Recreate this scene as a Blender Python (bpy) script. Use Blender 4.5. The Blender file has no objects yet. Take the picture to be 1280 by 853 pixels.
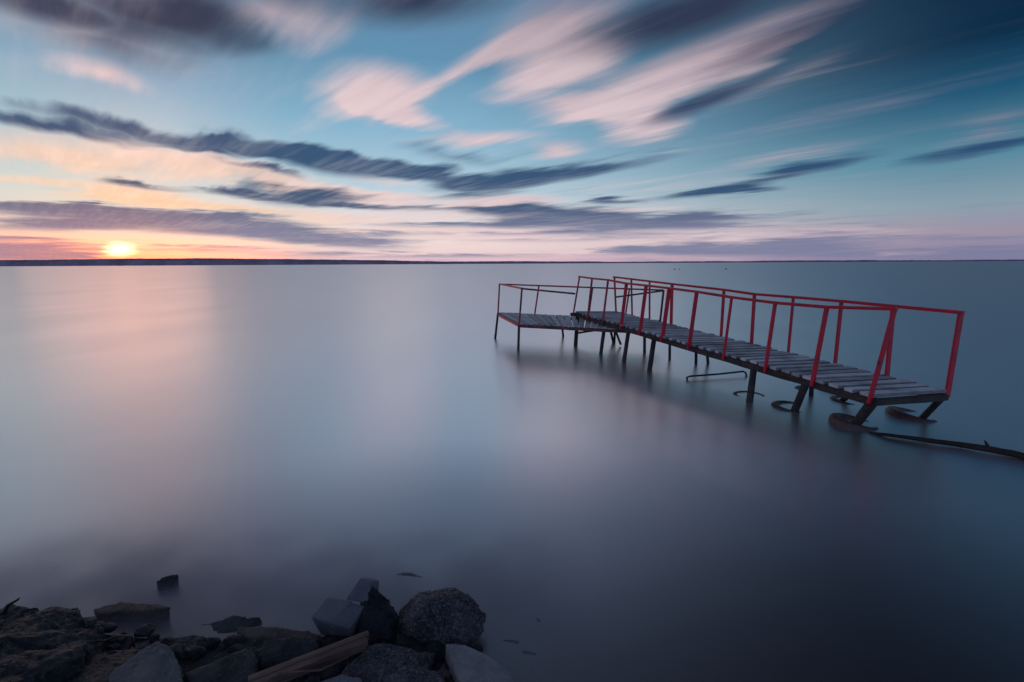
import bpy, bmesh, math, random
from mathutils import Vector, Matrix, noise

SC = bpy.context.scene
COL = SC.collection
R = math.radians

# ------------------------------------------------------------------ camera
F, H, YH = 569.0, 1.7, 329.7
TH = math.atan((426.5 - YH) / F)
RO = R(.3)
cam_d = bpy.data.cameras.new('camera')
cam = bpy.data.objects.new('camera', cam_d)
COL.objects.link(cam)
SC.camera = cam
cam_d.sensor_width = 36
cam_d.lens = F / 1280 * 36
cam_d.clip_start = .05
cam_d.clip_end = 60000
cam.location = (0, 0, H)
cam.rotation_mode = 'QUATERNION'
# look along +Y, pitched down, rolled a hair clockwise
mx = Matrix.Rotation(R(90) - TH, 4, 'X') @ Matrix.Rotation(-RO, 4, 'Z')
cam.rotation_quaternion = mx.to_quaternion()


def ray(px, py):
    x = px - 640; y = -(py - 426.5)
    c, s = math.cos(RO), math.sin(RO)
    x, y = x * c + y * s, -x * s + y * c
    return Vector((x, F * math.cos(TH) + y * math.sin(TH), -F * math.sin(TH) + y * math.cos(TH)))


def un(px, py, z):
    """the point of height z seen at a pixel of the photograph (used as a measuring aid)"""
    r = ray(px, py); t = (z - H) / r.z
    return Vector((r.x * t, r.y * t, z))


def at(px, py, Y):
    r = ray(px, py); t = Y / r.y
    return Vector((r.x * t, Y, H + r.z * t))


def ae(px, py):
    r = ray(px, py)
    return math.degrees(math.atan2(r.x, r.y)), math.degrees(math.atan2(r.z, math.hypot(r.x, r.y)))


def lin(c):
    def f(v):
        v /= 255
        return v / 12.92 if v <= .04045 else ((v + .055) / 1.055) ** 2.4
    return (f(c[0]), f(c[1]), f(c[2]), 1)


# ------------------------------------------------------------------ node helpers
class NT:
    def __init__(s, tree):
        s.t = tree; s.n = tree.nodes; s.l = tree.links

    def new(s, typ, **kw):
        n = s.n.new(typ)
        for k, v in kw.items():
            setattr(n, k, v)
        return n

    def put(s, sock, v):
        if v is None: return
        if hasattr(v, 'is_output') or isinstance(v, bpy.types.NodeSocket):
            s.l.new(v, sock)
        else:
            sock.default_value = v

    def m(s, op, a, b=None, c=None, clamp=False):
        n = s.new('ShaderNodeMath', operation=op, use_clamp=clamp)
        for i, v in enumerate((a, b, c)):
            s.put(n.inputs[i], v)
        return n.outputs[0]

    def vm(s, op, a, b=None):
        n = s.new('ShaderNodeVectorMath', operation=op)
        s.put(n.inputs[0], a); s.put(n.inputs[1], b)
        return n.outputs['Value'] if op in ('LENGTH', 'DOT_PRODUCT') else n.outputs[0]

    def xyz(s, x, y, z=0.0):
        n = s.new('ShaderNodeCombineXYZ')
        for i, v in enumerate((x, y, z)): s.put(n.inputs[i], v)
        return n.outputs[0]

    def mr(s, v, a, b, c=0.0, d=1.0, smooth=True):
        n = s.new('ShaderNodeMapRange', interpolation_type='SMOOTHSTEP' if smooth else 'LINEAR')
        s.put(n.inputs['Value'], v)
        n.inputs['From Min'].default_value = a; n.inputs['From Max'].default_value = b
        n.inputs['To Min'].default_value = c; n.inputs['To Max'].default_value = d
        return n.outputs['Result']

    def mix(s, f, a, b, mode='MIX'):
        n = s.new('ShaderNodeMix', data_type='RGBA', blend_type=mode)
        s.put(n.inputs['Factor'], f); s.put(n.inputs[6], a); s.put(n.inputs[7], b)
        return n.outputs[2]

    def noise(s, vec, scale, detail=4, rough=.55, dist=0.0):
        n = s.new('ShaderNodeTexNoise')
        s.put(n.inputs['Vector'], vec)
        n.inputs['Scale'].default_value = scale; n.inputs['Detail'].default_value = detail
        n.inputs['Roughness'].default_value = rough; n.inputs['Distortion'].default_value = dist
        return n.outputs['Fac']

    def ramp(s, v, stops):
        n = s.new('ShaderNodeValToRGB')
        e = n.color_ramp.elements
        while len(e) < len(stops): e.new(.5)
        for el, (p, c) in zip(e, stops):
            el.position = p; el.color = c
        s.put(n.inputs[0], v)
        return n.outputs[0]


# ------------------------------------------------------------------ world: dusk sky
SUN_AZ, SUN_EL = ae(150, 309)
world = bpy.data.worlds.new('World')
SC.world = world
world.use_nodes = True
W = NT(world.node_tree)
W.n.clear()
geo = W.new('ShaderNodeTexCoord')
D = geo.outputs['Generated']
sep = W.new('ShaderNodeSeparateXYZ'); W.l.new(D, sep.inputs[0])
dx, dy, dz = sep.outputs
az = W.m('MULTIPLY', W.m('ARCTAN2', dx, dy), 57.29578)
el = W.m('MULTIPLY', W.m('ARCSINE', dz), 57.29578)
# cloud deck seen in perspective; the wind blows towards the sunset and smears it
wa = R(ae(40, 330)[0])
zz = W.m('ADD', W.m('MAXIMUM', dz, 0.0), .035)
sw = W.m('DIVIDE', W.m('ADD', W.m('MULTIPLY', dx, math.sin(wa)), W.m('MULTIPLY', dy, math.cos(wa))), zz)
tw = W.m('DIVIDE', W.m('SUBTRACT', W.m('MULTIPLY', dx, math.cos(wa)), W.m('MULTIPLY', dy, math.sin(wa))), zz)
stk = W.noise(W.xyz(W.m('MULTIPLY', sw, .55), W.m('MULTIPLY', tw, 2.3)), 1.0, 5, .52, .3)
stk_f = W.noise(W.xyz(W.m('MULTIPLY', sw, 1.1), W.m('MULTIPLY', tw, 11.0), 3.0), 1.0, 4, .6)
stk_b = W.noise(W.xyz(W.m('MULTIPLY', sw, .8), W.m('MULTIPLY', tw, .9), 8.0), 1.0, 3, .5)
hz = W.noise(W.xyz(W.m('MULTIPLY', az, .085), W.m('MULTIPLY', el, 1.15), 1.0), 1.0, 8, .62, .35)
lowf = W.mr(el, 3.0, 11.0)            # 0 near the horizon, where bands lie flat
nz = W.m('ADD', W.m('MULTIPLY', stk, lowf), W.m('MULTIPLY', hz, W.m('SUBTRACT', 1.0, lowf)))
# domain warp of the cloud positions
wx = W.m('MULTIPLY', W.m('SUBTRACT', stk_b, .5), 9.0)
wy = W.m('MULTIPLY', W.m('SUBTRACT', nz, .5), W.mr(el, 0.0, 16.0, 2.0, 3.4))
P = W.xyz(W.m('ADD', az, wx), W.m('ADD', el, wy))


def blobs(lst):
    acc = None
    for (px, py, rx, ry, rot, k) in lst:
        a, e = ae(px, py)
        a1, e1 = ae(px + rx, py); a2, e2 = ae(px - rx, py)
        b1, f1 = ae(px, py + ry); b2, f2 = ae(px, py - ry)
        mp = W.new('ShaderNodeMapping', vector_type='TEXTURE')
        W.l.new(P, mp.inputs['Vector'])
        mp.inputs['Location'].default_value = (a, e, 0)
        mp.inputs['Rotation'].default_value = (0, 0, R(rot))
        mp.inputs['Scale'].default_value = (abs(a1 - a2) / 2 * 1.5, max(abs(f1 - f2) / 2, .3) * 1.6, 1)
        g = W.new('ShaderNodeTexGradient', gradient_type='SPHERICAL')
        W.l.new(mp.outputs[0], g.inputs[0])
        if acc is None:
            acc = W.m('MULTIPLY', g.outputs['Fac'], k)
        else:
            acc = W.m('MULTIPLY_ADD', g.outputs['Fac'], k, acc)
    return acc


PINK = [
    (345, 24, 85, 30, 12, 1.1), (160, 58, 130, 26, -5, .5), (132, 95, 62, 14, -8, 1.0),
    (470, 112, 60, 30, 0, 1.3), (505, 142, 60, 11, -12, 1.1), (585, 85, 80, 13, 22, 1.0),
    (715, 45, 85, 50, 10, 1.25), (700, 92, 80, 18, 12, .9), (860, 86, 160, 24, 12, 1.35), (660, 60, 60, 16, 18, .7), (960, 66, 70, 10, 10, .8),
    (795, 152, 56, 26, -12, 1.3), (700, 132, 70, 12, -4, .9), (600, 175, 70, 9, 4, 1.1),
    (700, 190, 40, 12, 0, 1.1), (60, 188, 130, 20, -4, 1.0), (240, 205, 130, 16, -8, .8), (150, 212, 120, 9, -4, .6), (150, 240, 75, 14, 0, 1.25),
    (350, 225, 150, 14, -8, .9), (330, 262, 160, 7, -3, .7), (560, 262, 130, 16, 0, .9), (30, 222, 50, 5, 0, .8),
    (440, 240, 90, 6, -3, 1.0), (560, 290, 140, 5, 0, 1.1), (480, 226, 50, 5, -6, .7), (640, 252, 60, 6, 0, .9), (780, 262, 70, 3, 0, .8), (185, 279, 34, 3, -2, 1.0), (400, 300, 50, 2.5, 0, .9), (250, 259, 120, 3, -1, .9),
    (980, 198, 90, 10, 6, .6), (1240, 160, 60, 22, 12, .45), (980, 95, 110, 10, 12, .4),
    (650, 300, 330, 14, 0, .9), (1000, 290, 300, 12, 0, .45), (420, 278, 120, 9, 0, .6), (760, 235, 120, 10, 3, .5),
]
DARK = [
    (200, 16, 110, 34, 0, 1.25), (40, 2, 80, 16, 0, .9), (510, 2, 130, 30, 6, 1.0), (330, 60, 90, 14, 20, .35), (120, 50, 130, 26, -5, .6),
    (250, 190, 40, 3, -6, .7), (330, 214, 60, 3, -6, .7), (300, 243, 60, 3, -3, .6), (140, 227, 40, 3, -3, .6), (560, 282, 110, 3, 0, .7), (600, 244, 60, 4, 4, .8),
    (250, 312, 120, 2.5, 0, .7), (660, 292, 150, 2.5, 0, .6), (820, 294, 90, 2.5, 0, .7), (930, 282, 80, 2.5, 0, .7), (1120, 296, 90, 2.5, 0, .6),
    (870, 18, 140, 30, 8, 1.1), (1010, 36, 160, 20, 14, .6), (880, 126, 80, 12, 14, 1.25), (1220, 187, 90, 8, 6, 1.1),
    (975, 219, 95, 8, 8, 1.2), (60, 160, 120, 8, -3, 1.1), (210, 171, 150, 10, -4, 1.4), (330, 182, 60, 10, -6, .8),
    (415, 202, 95, 14, -4, 1.6), (520, 216, 70, 10, -8, 1.2), (600, 230, 70, 9, 4, 1.1), (385, 246, 80, 11, 0, 1.5), (480, 259, 80, 4, 0, 1.0),
    (205, 270, 190, 8, 0, 1.5), (310, 288, 190, 9, -2, 1.5), (60, 282, 90, 7, 2, 1.0), (440, 305, 90, 6, -2, 1.0),
    (58, 257, 45, 3.5, 0, 1.2), (95, 259, 30, 2.5, 0, .7), (20, 312, 110, 14, 0, 1.3), (80, 320, 70, 5, 0, .7),
    (690, 272, 90, 13, 0, 1.4), (620, 262, 60, 6, 0, .8), (850, 274, 120, 7, 0, 1.2), (790, 286, 100, 5, 0, .9),
    (730, 215, 110, 7, 8, 1.1), (775, 250, 32, 4, 0, 1.2), (880, 243, 70, 4, 2, 1.0), (930, 240, 30, 2.5, 0, .6),
    (960, 308, 130, 11, 0, 1.2), (1045, 288, 60, 3, 0, .9), (870, 314, 120, 5, 0, .8), (800, 312, 80, 4, 0, .5),
    (1160, 317, 180, 5, 0, 1.3), (1245, 295, 80, 5, 0, .9), (560, 319, 200, 4, 0, .8), (190, 233, 50, 3, -4, .8),
    (560, 195, 60, 10, -10, .5), (700, 300, 120, 3.5, 0, .5),
]
pk = blobs(PINK)
dk = blobs(DARK)
nzc = W.m('MULTIPLY', W.m('SUBTRACT', nz, .5), W.mr(el, 3.0, 11.0, 1.7, 1.0))
sfc = W.m('MULTIPLY', W.m('SUBTRACT', stk_f, .5), W.mr(el, 3.0, 12.0, .30, .42))
pk = W.m('ADD', pk, W.m('ADD', W.m('MULTIPLY', nzc, 1.5), sfc))
dk = W.m('ADD', dk, W.m('ADD', W.m('MULTIPLY', nzc, -1.25), W.m('MULTIPLY', sfc, .7)))
pkm = W.mr(pk, .0, 1.15)
dkm = W.mr(dk, .02, 1.0)

# clear-sky gradients by elevation: sunset side, middle and far side
E0 = W.m('DIVIDE', W.m('MAXIMUM', el, 0.0), 60.0, clamp=True)
def grad(st):
    return W.ramp(E0, [(e / 60, lin(c)) for e, c in st])
gl = grad([(0, (240, 132, 84)), (3, (232, 200, 186)), (6, (204, 212, 206)), (11, (166, 200, 210)), (17, (112, 162, 188)), (25, (92, 104, 120)), (38, (88, 76, 86)), (60, (52, 60, 82))])
gm = grad([(0, (224, 184, 196)), (2.5, (250, 230, 222)), (5, (228, 226, 228)), (9, (178, 206, 220)), (15, (136, 180, 206)), (22, (98, 146, 178)), (32, (106, 132, 162)), (60, (68, 80, 104))])
gr = grad([(0, (126, 120, 158)), (2.5, (158, 148, 168)), (5, (136, 158, 172)), (9, (84, 136, 158)), (14, (30, 84, 116)), (18, (8, 42, 70)), (32, (4, 20, 38)), (60, (14, 22, 38))])
f1 = W.mr(az, -46.0, -14.0)
f2 = W.mr(az, -10.0, 47.0)
f2 = W.m('MAXIMUM', f2, W.mr(az, -75.0, -130.0))
gb = grad([(0, (128, 126, 158)), (8, (158, 162, 188)), (18, (140, 160, 190)), (32, (96, 116, 152)), (60, (50, 66, 98))])
base = W.mix(W.mr(W.m('ABSOLUTE', az), 75.0, 125.0), W.mix(f2, W.mix(f1, gl, gm), gr), gb)

base = W.mix(W.m('MULTIPLY', W.mr(az, -49.0, -62.0), W.mr(az, -120.0, -95.0)), base, lin((112, 104, 118)))

# cloud colours: warm by the sun, salmon further off, dim towards the far side and up high
sd = W.m('SQRT', W.m('ADD', W.m('POWER', W.m('MULTIPLY', W.m('SUBTRACT', az, SUN_AZ), .5), 2.0), W.m('POWER', W.m('SUBTRACT', el, SUN_EL), 2.0)))
pcol = W.ramp(W.m('DIVIDE', sd, 60.0, clamp=True), [
    (0, lin((255, 200, 130))), (.10, lin((252, 216, 180))), (.2, lin((250, 220, 212))), (.34, lin((240, 210, 212))),
    (.52, lin((226, 202, 208))), (.75, lin((104, 96, 128))), (1, lin((40, 56, 90)))])
dcol = W.mix(W.mr(el, 2.5, 7.5), lin((122, 126, 156)), lin((42, 74, 112)))
dcol = W.mix(W.mr(sd, 1.5, 6.0, .4, 0.0), dcol, lin((150, 104, 126)))
pcol = W.mix(W.m('MULTIPLY', W.mr(el, 20.0, 34.0), .4), pcol, lin((104, 92, 116)))
dcol = W.mix(W.m('MULTIPLY', W.mr(el, 12.0, 22.0), .9), dcol, lin((46, 50, 72)))
var = W.m('ADD', W.m('MULTIPLY', nz, .6), W.m('MULTIPLY', stk_f, .4))
pcol = W.mix(W.m('MULTIPLY', W.mr(var, .42, .62), .55), W.mix(.2, pcol, dcol), W.mix(.4, pcol, lin((248, 226, 224))))
pcol = W.mix(W.mr(W.m('MAXIMUM', el, W.m('SUBTRACT', W.m('MULTIPLY', az, .6), 8.0)), 17.0, 32.0, 0, .35), pcol, lin((104, 92, 116)))
dcol = W.mix(W.mr(var, .42, .64, .0, .2), dcol, W.mix(.5, pcol, base))
sky = W.mix(W.m('MULTIPLY', pkm, .92), base, pcol)
sky = W.mix(W.m('MULTIPLY', dkm, .95), sky, dcol)
# unpainted remainder of the dome: broken streaky cloud overhead and behind
oth = W.m('MULTIPLY', W.mr(nz, .45, .66), W.m('MAXIMUM', W.mr(el, 29.0, 38.0), W.mr(W.m('ABSOLUTE', az), 58.0, 75.0)))
sky = W.mix(W.m('MULTIPLY', oth, .5), sky, W.mix(.45, dcol, pcol))
# the low sun burning through the gap
def glow(px, py, rx, ry, col, k, pw):
    a, e = ae(px, py)
    mp = W.new('ShaderNodeMapping', vector_type='TEXTURE')
    v = W.xyz(W.m('ADD', az, W.m('MULTIPLY', wx, .2)), W.m('ADD', el, W.m('MULTIPLY', wy, .3)))
    W.l.new(v, mp.inputs['Vector'])
    mp.inputs['Location'].default_value = (a, e, 0)
    mp.inputs['Scale'].default_value = (rx, ry, 1)
    g = W.new('ShaderNodeTexGradient', gradient_type='SPHERICAL')
    W.l.new(mp.outputs[0], g.inputs[0])
    f = W.m('MULTIPLY', W.m('POWER', g.outputs['Fac'], pw), k)
    return W.mix(1.0, (0, 0, 0, 1), W.vm('SCALE', None) if False else W.mix(f, (0, 0, 0, 1), col)), f
_, fA = glow(165, 316, 19, 2.6, None or (1, 1, 1, 1), 1.0, 1.0)
_, fB = glow(150, 312, 2.7, 1.5, (1, 1, 1, 1), 1.0, 1.3)
_, fC = glow(150, 309, 30, 13, (1, 1, 1, 1), 1.0, 2.2)
def addc(skyc, f, col):
    n = W.new('ShaderNodeVectorMath', operation='SCALE')
    n.inputs[0].default_value = col[:3]; W.l.new(f, n.inputs['Scale'])
    a = W.new('ShaderNodeVectorMath', operation='ADD')
    W.l.new(skyc, a.inputs[0]); W.l.new(n.outputs[0], a.inputs[1])
    return a.outputs[0]
sky = addc(sky, W.m('MULTIPLY', fC, W.m('SUBTRACT', 1.0, W.m('MULTIPLY', dkm, .8))), (.22, .09, .02))
sky = addc(sky, W.m('MULTIPLY', W.mr(fA, .1, .8), W.m('SUBTRACT', 1.0, W.m('MULTIPLY', dkm, .75))), (.95, .17, .0))
sky = addc(sky, W.mr(fB, .3, .95), (2.2, 1.8, .8))
# below the horizon
_, fD = glow(165, 165, 15, 24, (1, 1, 1, 1), 1.0, 1.3)
sky = addc(sky, W.m('MULTIPLY', fD, W.m('SUBTRACT', 1.0, W.m('MULTIPLY', dkm, .8))), (.19, .06, .03))
sky = W.mix(W.mr(el, -1.0, -8.0), sky, lin((30, 36, 48)))
nish = W.new('ShaderNodeTexSky', sky_type='NISHITA')
nish.sun_disc = False
nish.sun_elevation = R(max(SUN_EL, 1.5)); nish.sun_rotation = R(SUN_AZ)
nish.air_density = 1.2; nish.dust_density = 2.0; nish.ozone_density = 3.0
bg1 = W.new('ShaderNodeBackground'); W.l.new(sky, bg1.inputs[0]); bg1.inputs[1].default_value = 1.0
bg2 = W.new('ShaderNodeBackground'); W.l.new(nish.outputs[0], bg2.inputs[0]); bg2.inputs[1].default_value = .003
ad = W.new('ShaderNodeAddShader'); W.l.new(bg1.outputs[0], ad.inputs[0]); W.l.new(bg2.outputs[0], ad.inputs[1])
out = W.new('ShaderNodeOutputWorld'); W.l.new(ad.outputs[0], out.inputs[0])
world.cycles.sampling_method = 'MANUAL'
world.cycles.sample_map_resolution = 1024

sl = bpy.data.lights.new('sun', 'SUN')
sl.energy = .05; sl.angle = R(14.0); sl.color = (1, .50, .36)
so = bpy.data.objects.new('sun', sl); COL.objects.link(so)
sdir = Vector((math.sin(R(SUN_AZ)) * math.cos(R(SUN_EL)), math.cos(R(SUN_AZ)) * math.cos(R(SUN_EL)), math.sin(R(SUN_EL + .3))))
so.rotation_mode = 'QUATERNION'
so.rotation_quaternion = sdir.to_track_quat('Z', 'Y')

# ------------------------------------------------------------------ materials
def mat(name):
    m = bpy.data.materials.new(name); m.use_nodes = True
    t = NT(m.node_tree); t.n.clear()
    p = t.new('ShaderNodeBsdfPrincipled'); o = t.new('ShaderNodeOutputMaterial')
    t.l.new(p.outputs[0], o.inputs[0])
    tc = t.new('ShaderNodeTexCoord').outputs['Object']
    return m, t, p, tc, o


def bump(t, p, h, dist, strength=1.0):
    b = t.new('ShaderNodeBump'); b.inputs['Distance'].default_value = dist; b.inputs['Strength'].default_value = strength
    t.l.new(h, b.inputs['Height']); t.l.new(b.outputs[0], p.inputs['Normal'])


def rock_mat(name, c1, c2, pebbly=0.0, rough=.75, speck=0.0, scale=1.0):
    m, t, p, tc, o = mat(name)
    n1 = t.noise(tc, 7 * scale, 8, .65, .4); n2 = t.noise(tc, 60 * scale, 5, .7)
    c = t.mix(t.mr(n1, .35, .65), c1, c2)
    c = t.mix(t.m('MULTIPLY', t.mr(n2, .5, .75), .5), c, tuple(min(1, v * q_) for v, q_ in zip(c2[:3], (1.7, 2.0, 2.3))) + (1,))
    c = t.mix(t.m('MULTIPLY', t.mr(t.noise(tc, 3.3, 4, .6), .55, .7), .5), c, (.02, .025, .02, 1))
    h = t.m('ADD', t.m('MULTIPLY', n1, .5), n2)
    if pebbly:
        v = t.new('ShaderNodeTexVoronoi'); t.l.new(tc, v.inputs['Vector']); v.inputs['Scale'].default_value = 75
        w_ = t.new('ShaderNodeTexVoronoi'); t.l.new(tc, w_.inputs['Vector']); w_.inputs['Scale'].default_value = 110
        h = t.m('ADD', h, t.m('MULTIPLY', t.mr(v.outputs['Distance'], 0, .6, 1, 0), pebbly * .7))
        h = t.m('ADD', h, t.m('MULTIPLY', t.mr(w_.outputs['Distance'], 0, .6, 1, 0), pebbly * .4))
        vs = t.new('ShaderNodeSeparateColor'); t.l.new(w_.outputs['Color'], vs.inputs[0])
        c = t.mix(t.m('MULTIPLY', t.mr(vs.outputs[0], .7, .95), min(1, pebbly * .5)), c, (.34, .35, .39, 1))
    if speck:
        c = t.mix(t.m('MULTIPLY', t.mr(t.noise(tc, 210, 3, .8), .58, .66), speck), c, (.42, .45, .50, 1))
    t.l.new(c, p.inputs['Base Color'])
    p.inputs['Roughness'].default_value = rough
    p.inputs['Specular IOR Level'].default_value = .45
    bump(t, p, h, .024)
    return m


M = {}
M['rock_dark'] = rock_mat('dark_wet_rock', (.008, .015, .022, 1), (.03, .045, .058, 1), .1, .5, .05)
M['rock_grey'] = rock_mat('grey_rock', (.13, .15, .165, 1), (.25, .27, .29, 1), .15, .7, .3)
M['rock_green'] = rock_mat('green_grey_rock', (.03, .042, .046, 1), (.09, .11, .115, 1), .1, .55, .15)
M['pebbly'] = rock_mat('conglomerate', (.05, .055, .07, 1), (.16, .165, .2, 1), 1.1, .55, .3)
M['concrete'] = rock_mat('paving_concrete', (.23, .26, .31, 1), (.27, .30, .35, 1), 0, .8, .1, 2)
M['concrete_warm'] = rock_mat('pale_concrete', (.34, .36, .40, 1), (.50, .52, .56, 1), .3, .85, .45, 2)
M['brown_stone'] = rock_mat('brown_stone', (.12, .09, .08, 1), (.26, .20, .17, 1), .2, .6, .3)
M['hole'] = rock_mat('lakebed_mud', (.03, .035, .04, 1), (.07, .075, .08, 1), .4, .8)


def wood(name, c1, c2, rough=.7, axis=0, grain=1.0):
    m, t, p, tc, o = mat(name)
    mp = t.new('ShaderNodeMapping'); t.l.new(tc, mp.inputs[0])
    sc = [60, 60, 60]; sc[axis] = 3; mp.inputs['Scale'].default_value = sc
    n = t.noise(mp.outputs[0], 1, 6, .7, .3)
    big = t.noise(tc, 3, 4, .6)
    c = t.mix(t.mr(n, .3, .7), c1, c2)
    c = t.mix(t.m('MULTIPLY', t.mr(big, .42, .66), .65), c, tuple(v * .4 for v in c1[:3]) + (1,))
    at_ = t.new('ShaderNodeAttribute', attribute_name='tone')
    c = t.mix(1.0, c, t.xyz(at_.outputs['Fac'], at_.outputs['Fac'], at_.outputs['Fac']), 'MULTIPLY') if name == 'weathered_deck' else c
    t.l.new(c, p.inputs['Base Color']); p.inputs['Roughness'].default_value = rough
    bump(t, p, n, .004 * grain)
    return m


M['deck'] = wood('weathered_deck', (.52, .61, .67, 1), (.82, .90, .96, 1), .6)
M['beam'] = wood('dark_timber', (.035, .03, .03, 1), (.10, .085, .08, 1), .75, 1, 2)
M['pile'] = wood('dark_pile', (.03, .028, .03, 1), (.085, .075, .075, 1), .7, 2, 2)
M['plank'] = wood('brown_plank', (.10, .065, .055, 1), (.22, .155, .135, 1), .7, 0, 2)
M['log'] = wood('driftwood', (.03, .022, .024, 1), (.085, .06, .06, 1), .8, 0, 4)


def red(name, chips, c=(.74, .018, .05, 1)):
    m, t, p, tc, o = mat(name)
    n = t.noise(tc, 5, 6, .7); n2 = t.noise(tc, 28, 5, .7)
    k = t.m('ADD', t.m('MULTIPLY', n, .55), t.m('MULTIPLY', n2, .45))
    base = t.mix(t.mr(n, .35, .65), c, (c[0] * .75, c[1], c[2] * 1.1, 1))
    cc = t.mix(t.mr(k, chips, chips + .05), base, (.06, .035, .035, 1))
    t.l.new(cc, p.inputs['Base Color']); p.inputs['Roughness'].default_value = .45
    bump(t, p, k, .003)
    return m


M['red'] = red('red_paint', .565)
M['red_worn'] = red('worn_red_paint', .49, (.56, .04, .08, 1))
M['rust'] = red('rusty_red_iron', .44, (.42, .06, .08, 1))


def simple(name, c, rough=.6, b=.003, sc=30, metal=0):
    m, t, p, tc, o = mat(name)
    n = t.noise(tc, sc, 5, .7)
    t.l.new(t.mix(t.mr(n, .3, .7), tuple(v * .6 for v in c[:3]) + (1,), c), p.inputs['Base Color'])
    p.inputs['Roughness'].default_value = rough; p.inputs['Metallic'].default_value = metal
    bump(t, p, n, b)
    return m


M['rubber'] = simple('tyre_rubber', (.12, .08, .085, 1), .55)
M['fill'] = simple('tyre_concrete', (.34, .40, .44, 1), .75, .008, 22)
M['iron'] = simple('dark_iron', (.035, .04, .05, 1), .5)
M['tread'] = simple('wet_rubber', (.04, .04, .045, 1), .45)
M['buoy'] = simple('buoy_dark', (.03, .03, .04, 1), .5)
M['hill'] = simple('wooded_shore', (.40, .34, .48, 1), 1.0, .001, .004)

# water: rough mirror left by the long exposure over cloudy shallows
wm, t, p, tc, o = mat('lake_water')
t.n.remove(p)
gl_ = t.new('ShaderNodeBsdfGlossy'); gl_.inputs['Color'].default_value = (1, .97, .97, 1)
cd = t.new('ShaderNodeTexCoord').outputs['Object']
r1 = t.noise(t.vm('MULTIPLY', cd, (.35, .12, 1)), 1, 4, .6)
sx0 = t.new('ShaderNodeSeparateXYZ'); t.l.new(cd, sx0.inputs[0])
t.l.new(t.mix(t.mr(t.m('DIVIDE', sx0.outputs[0], t.m('ADD', sx0.outputs[1], 3.0)), -.1, .8), (1, .945, .94, 1), (.82, .95, .99, 1)), gl_.inputs['Color'])  # reflection tint painted in by position: warm at left, bluish at right
# rougher water out to the right of the pier
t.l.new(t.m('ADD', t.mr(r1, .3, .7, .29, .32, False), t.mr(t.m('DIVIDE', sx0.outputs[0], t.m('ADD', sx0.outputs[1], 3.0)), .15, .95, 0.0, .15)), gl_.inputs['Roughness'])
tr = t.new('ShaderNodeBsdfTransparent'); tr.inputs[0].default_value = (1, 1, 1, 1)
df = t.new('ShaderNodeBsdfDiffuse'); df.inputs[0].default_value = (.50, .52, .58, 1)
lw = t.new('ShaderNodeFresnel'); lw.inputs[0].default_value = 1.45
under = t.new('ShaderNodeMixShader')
# milky share of the water; dimming to the right and near bank painted in
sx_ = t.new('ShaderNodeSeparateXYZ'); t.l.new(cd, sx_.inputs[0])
painted_dim = t.m('SUBTRACT', sx_.outputs[0], t.m('MULTIPLY', sx_.outputs[1], .35))
painted_dim = t.m('ADD', painted_dim, t.m('MULTIPLY', t.m('SUBTRACT', t.noise(cd, .5, 3, .5), .5), .8))
t.l.new(t.m('MULTIPLY', t.mr(painted_dim, -.9, 1.2, .72, .02), t.mr(sx_.outputs[1], 1.5, 2.7, .25, 1.0)), under.inputs[0])
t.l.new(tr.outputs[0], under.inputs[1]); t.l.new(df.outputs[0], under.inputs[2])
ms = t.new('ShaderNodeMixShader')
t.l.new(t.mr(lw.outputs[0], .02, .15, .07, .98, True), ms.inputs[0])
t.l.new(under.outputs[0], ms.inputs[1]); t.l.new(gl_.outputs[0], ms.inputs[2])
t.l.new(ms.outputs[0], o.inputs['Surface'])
# fine swell averaged by the exposure
nb = t.noise(t.vm('MULTIPLY', cd, (.6, .6, 1)), 1, 3, .5)
b = t.new('ShaderNodeBump'); b.inputs['Distance'].default_value = .02; b.inputs['Strength'].default_value = .2
t.l.new(nb, b.inputs['Height']); t.l.new(b.outputs[0], gl_.inputs['Normal'])
vol = t.new('ShaderNodeVolumePrincipled')
vol.inputs['Color'].default_value = (.26, .28, .32, 1)
vol.inputs['Density'].default_value = 7.0
vol.inputs['Anisotropy'].default_value = 0
t.l.new(vol.outputs[0], o.inputs['Volume'])
M['water'] = wm

# ------------------------------------------------------------------ object helpers
def tag(o, label=None, cat=None, group=None, kind=None):
    if label: o['label'] = label
    if cat: o['category'] = cat
    if group: o['group'] = group
    if kind: o['kind'] = kind
    return o


def empty(name, loc):
    o = bpy.data.objects.new(name, None); COL.objects.link(o)
    o.location = loc; o.empty_display_size = .2
    return o


def obj(name, bm, m, parent=None, base=None, smooth=False):
    """vertices come in world metres; they are re-based on the parent (or on base)"""
    off = parent.location if parent else (Vector(base) if base else Vector((0, 0, 0)))
    bmesh.ops.translate(bm, verts=bm.verts, vec=-Vector(off))
    me = bpy.data.meshes.new(name)
    bm.to_mesh(me); bm.free()
    me.materials.append(m)
    if smooth:
        for pl in me.polygons: pl.use_smooth = True
    o = bpy.data.objects.new(name, me); COL.objects.link(o)
    if parent: o.parent = parent
    else: o.location = off
    return o


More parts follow.
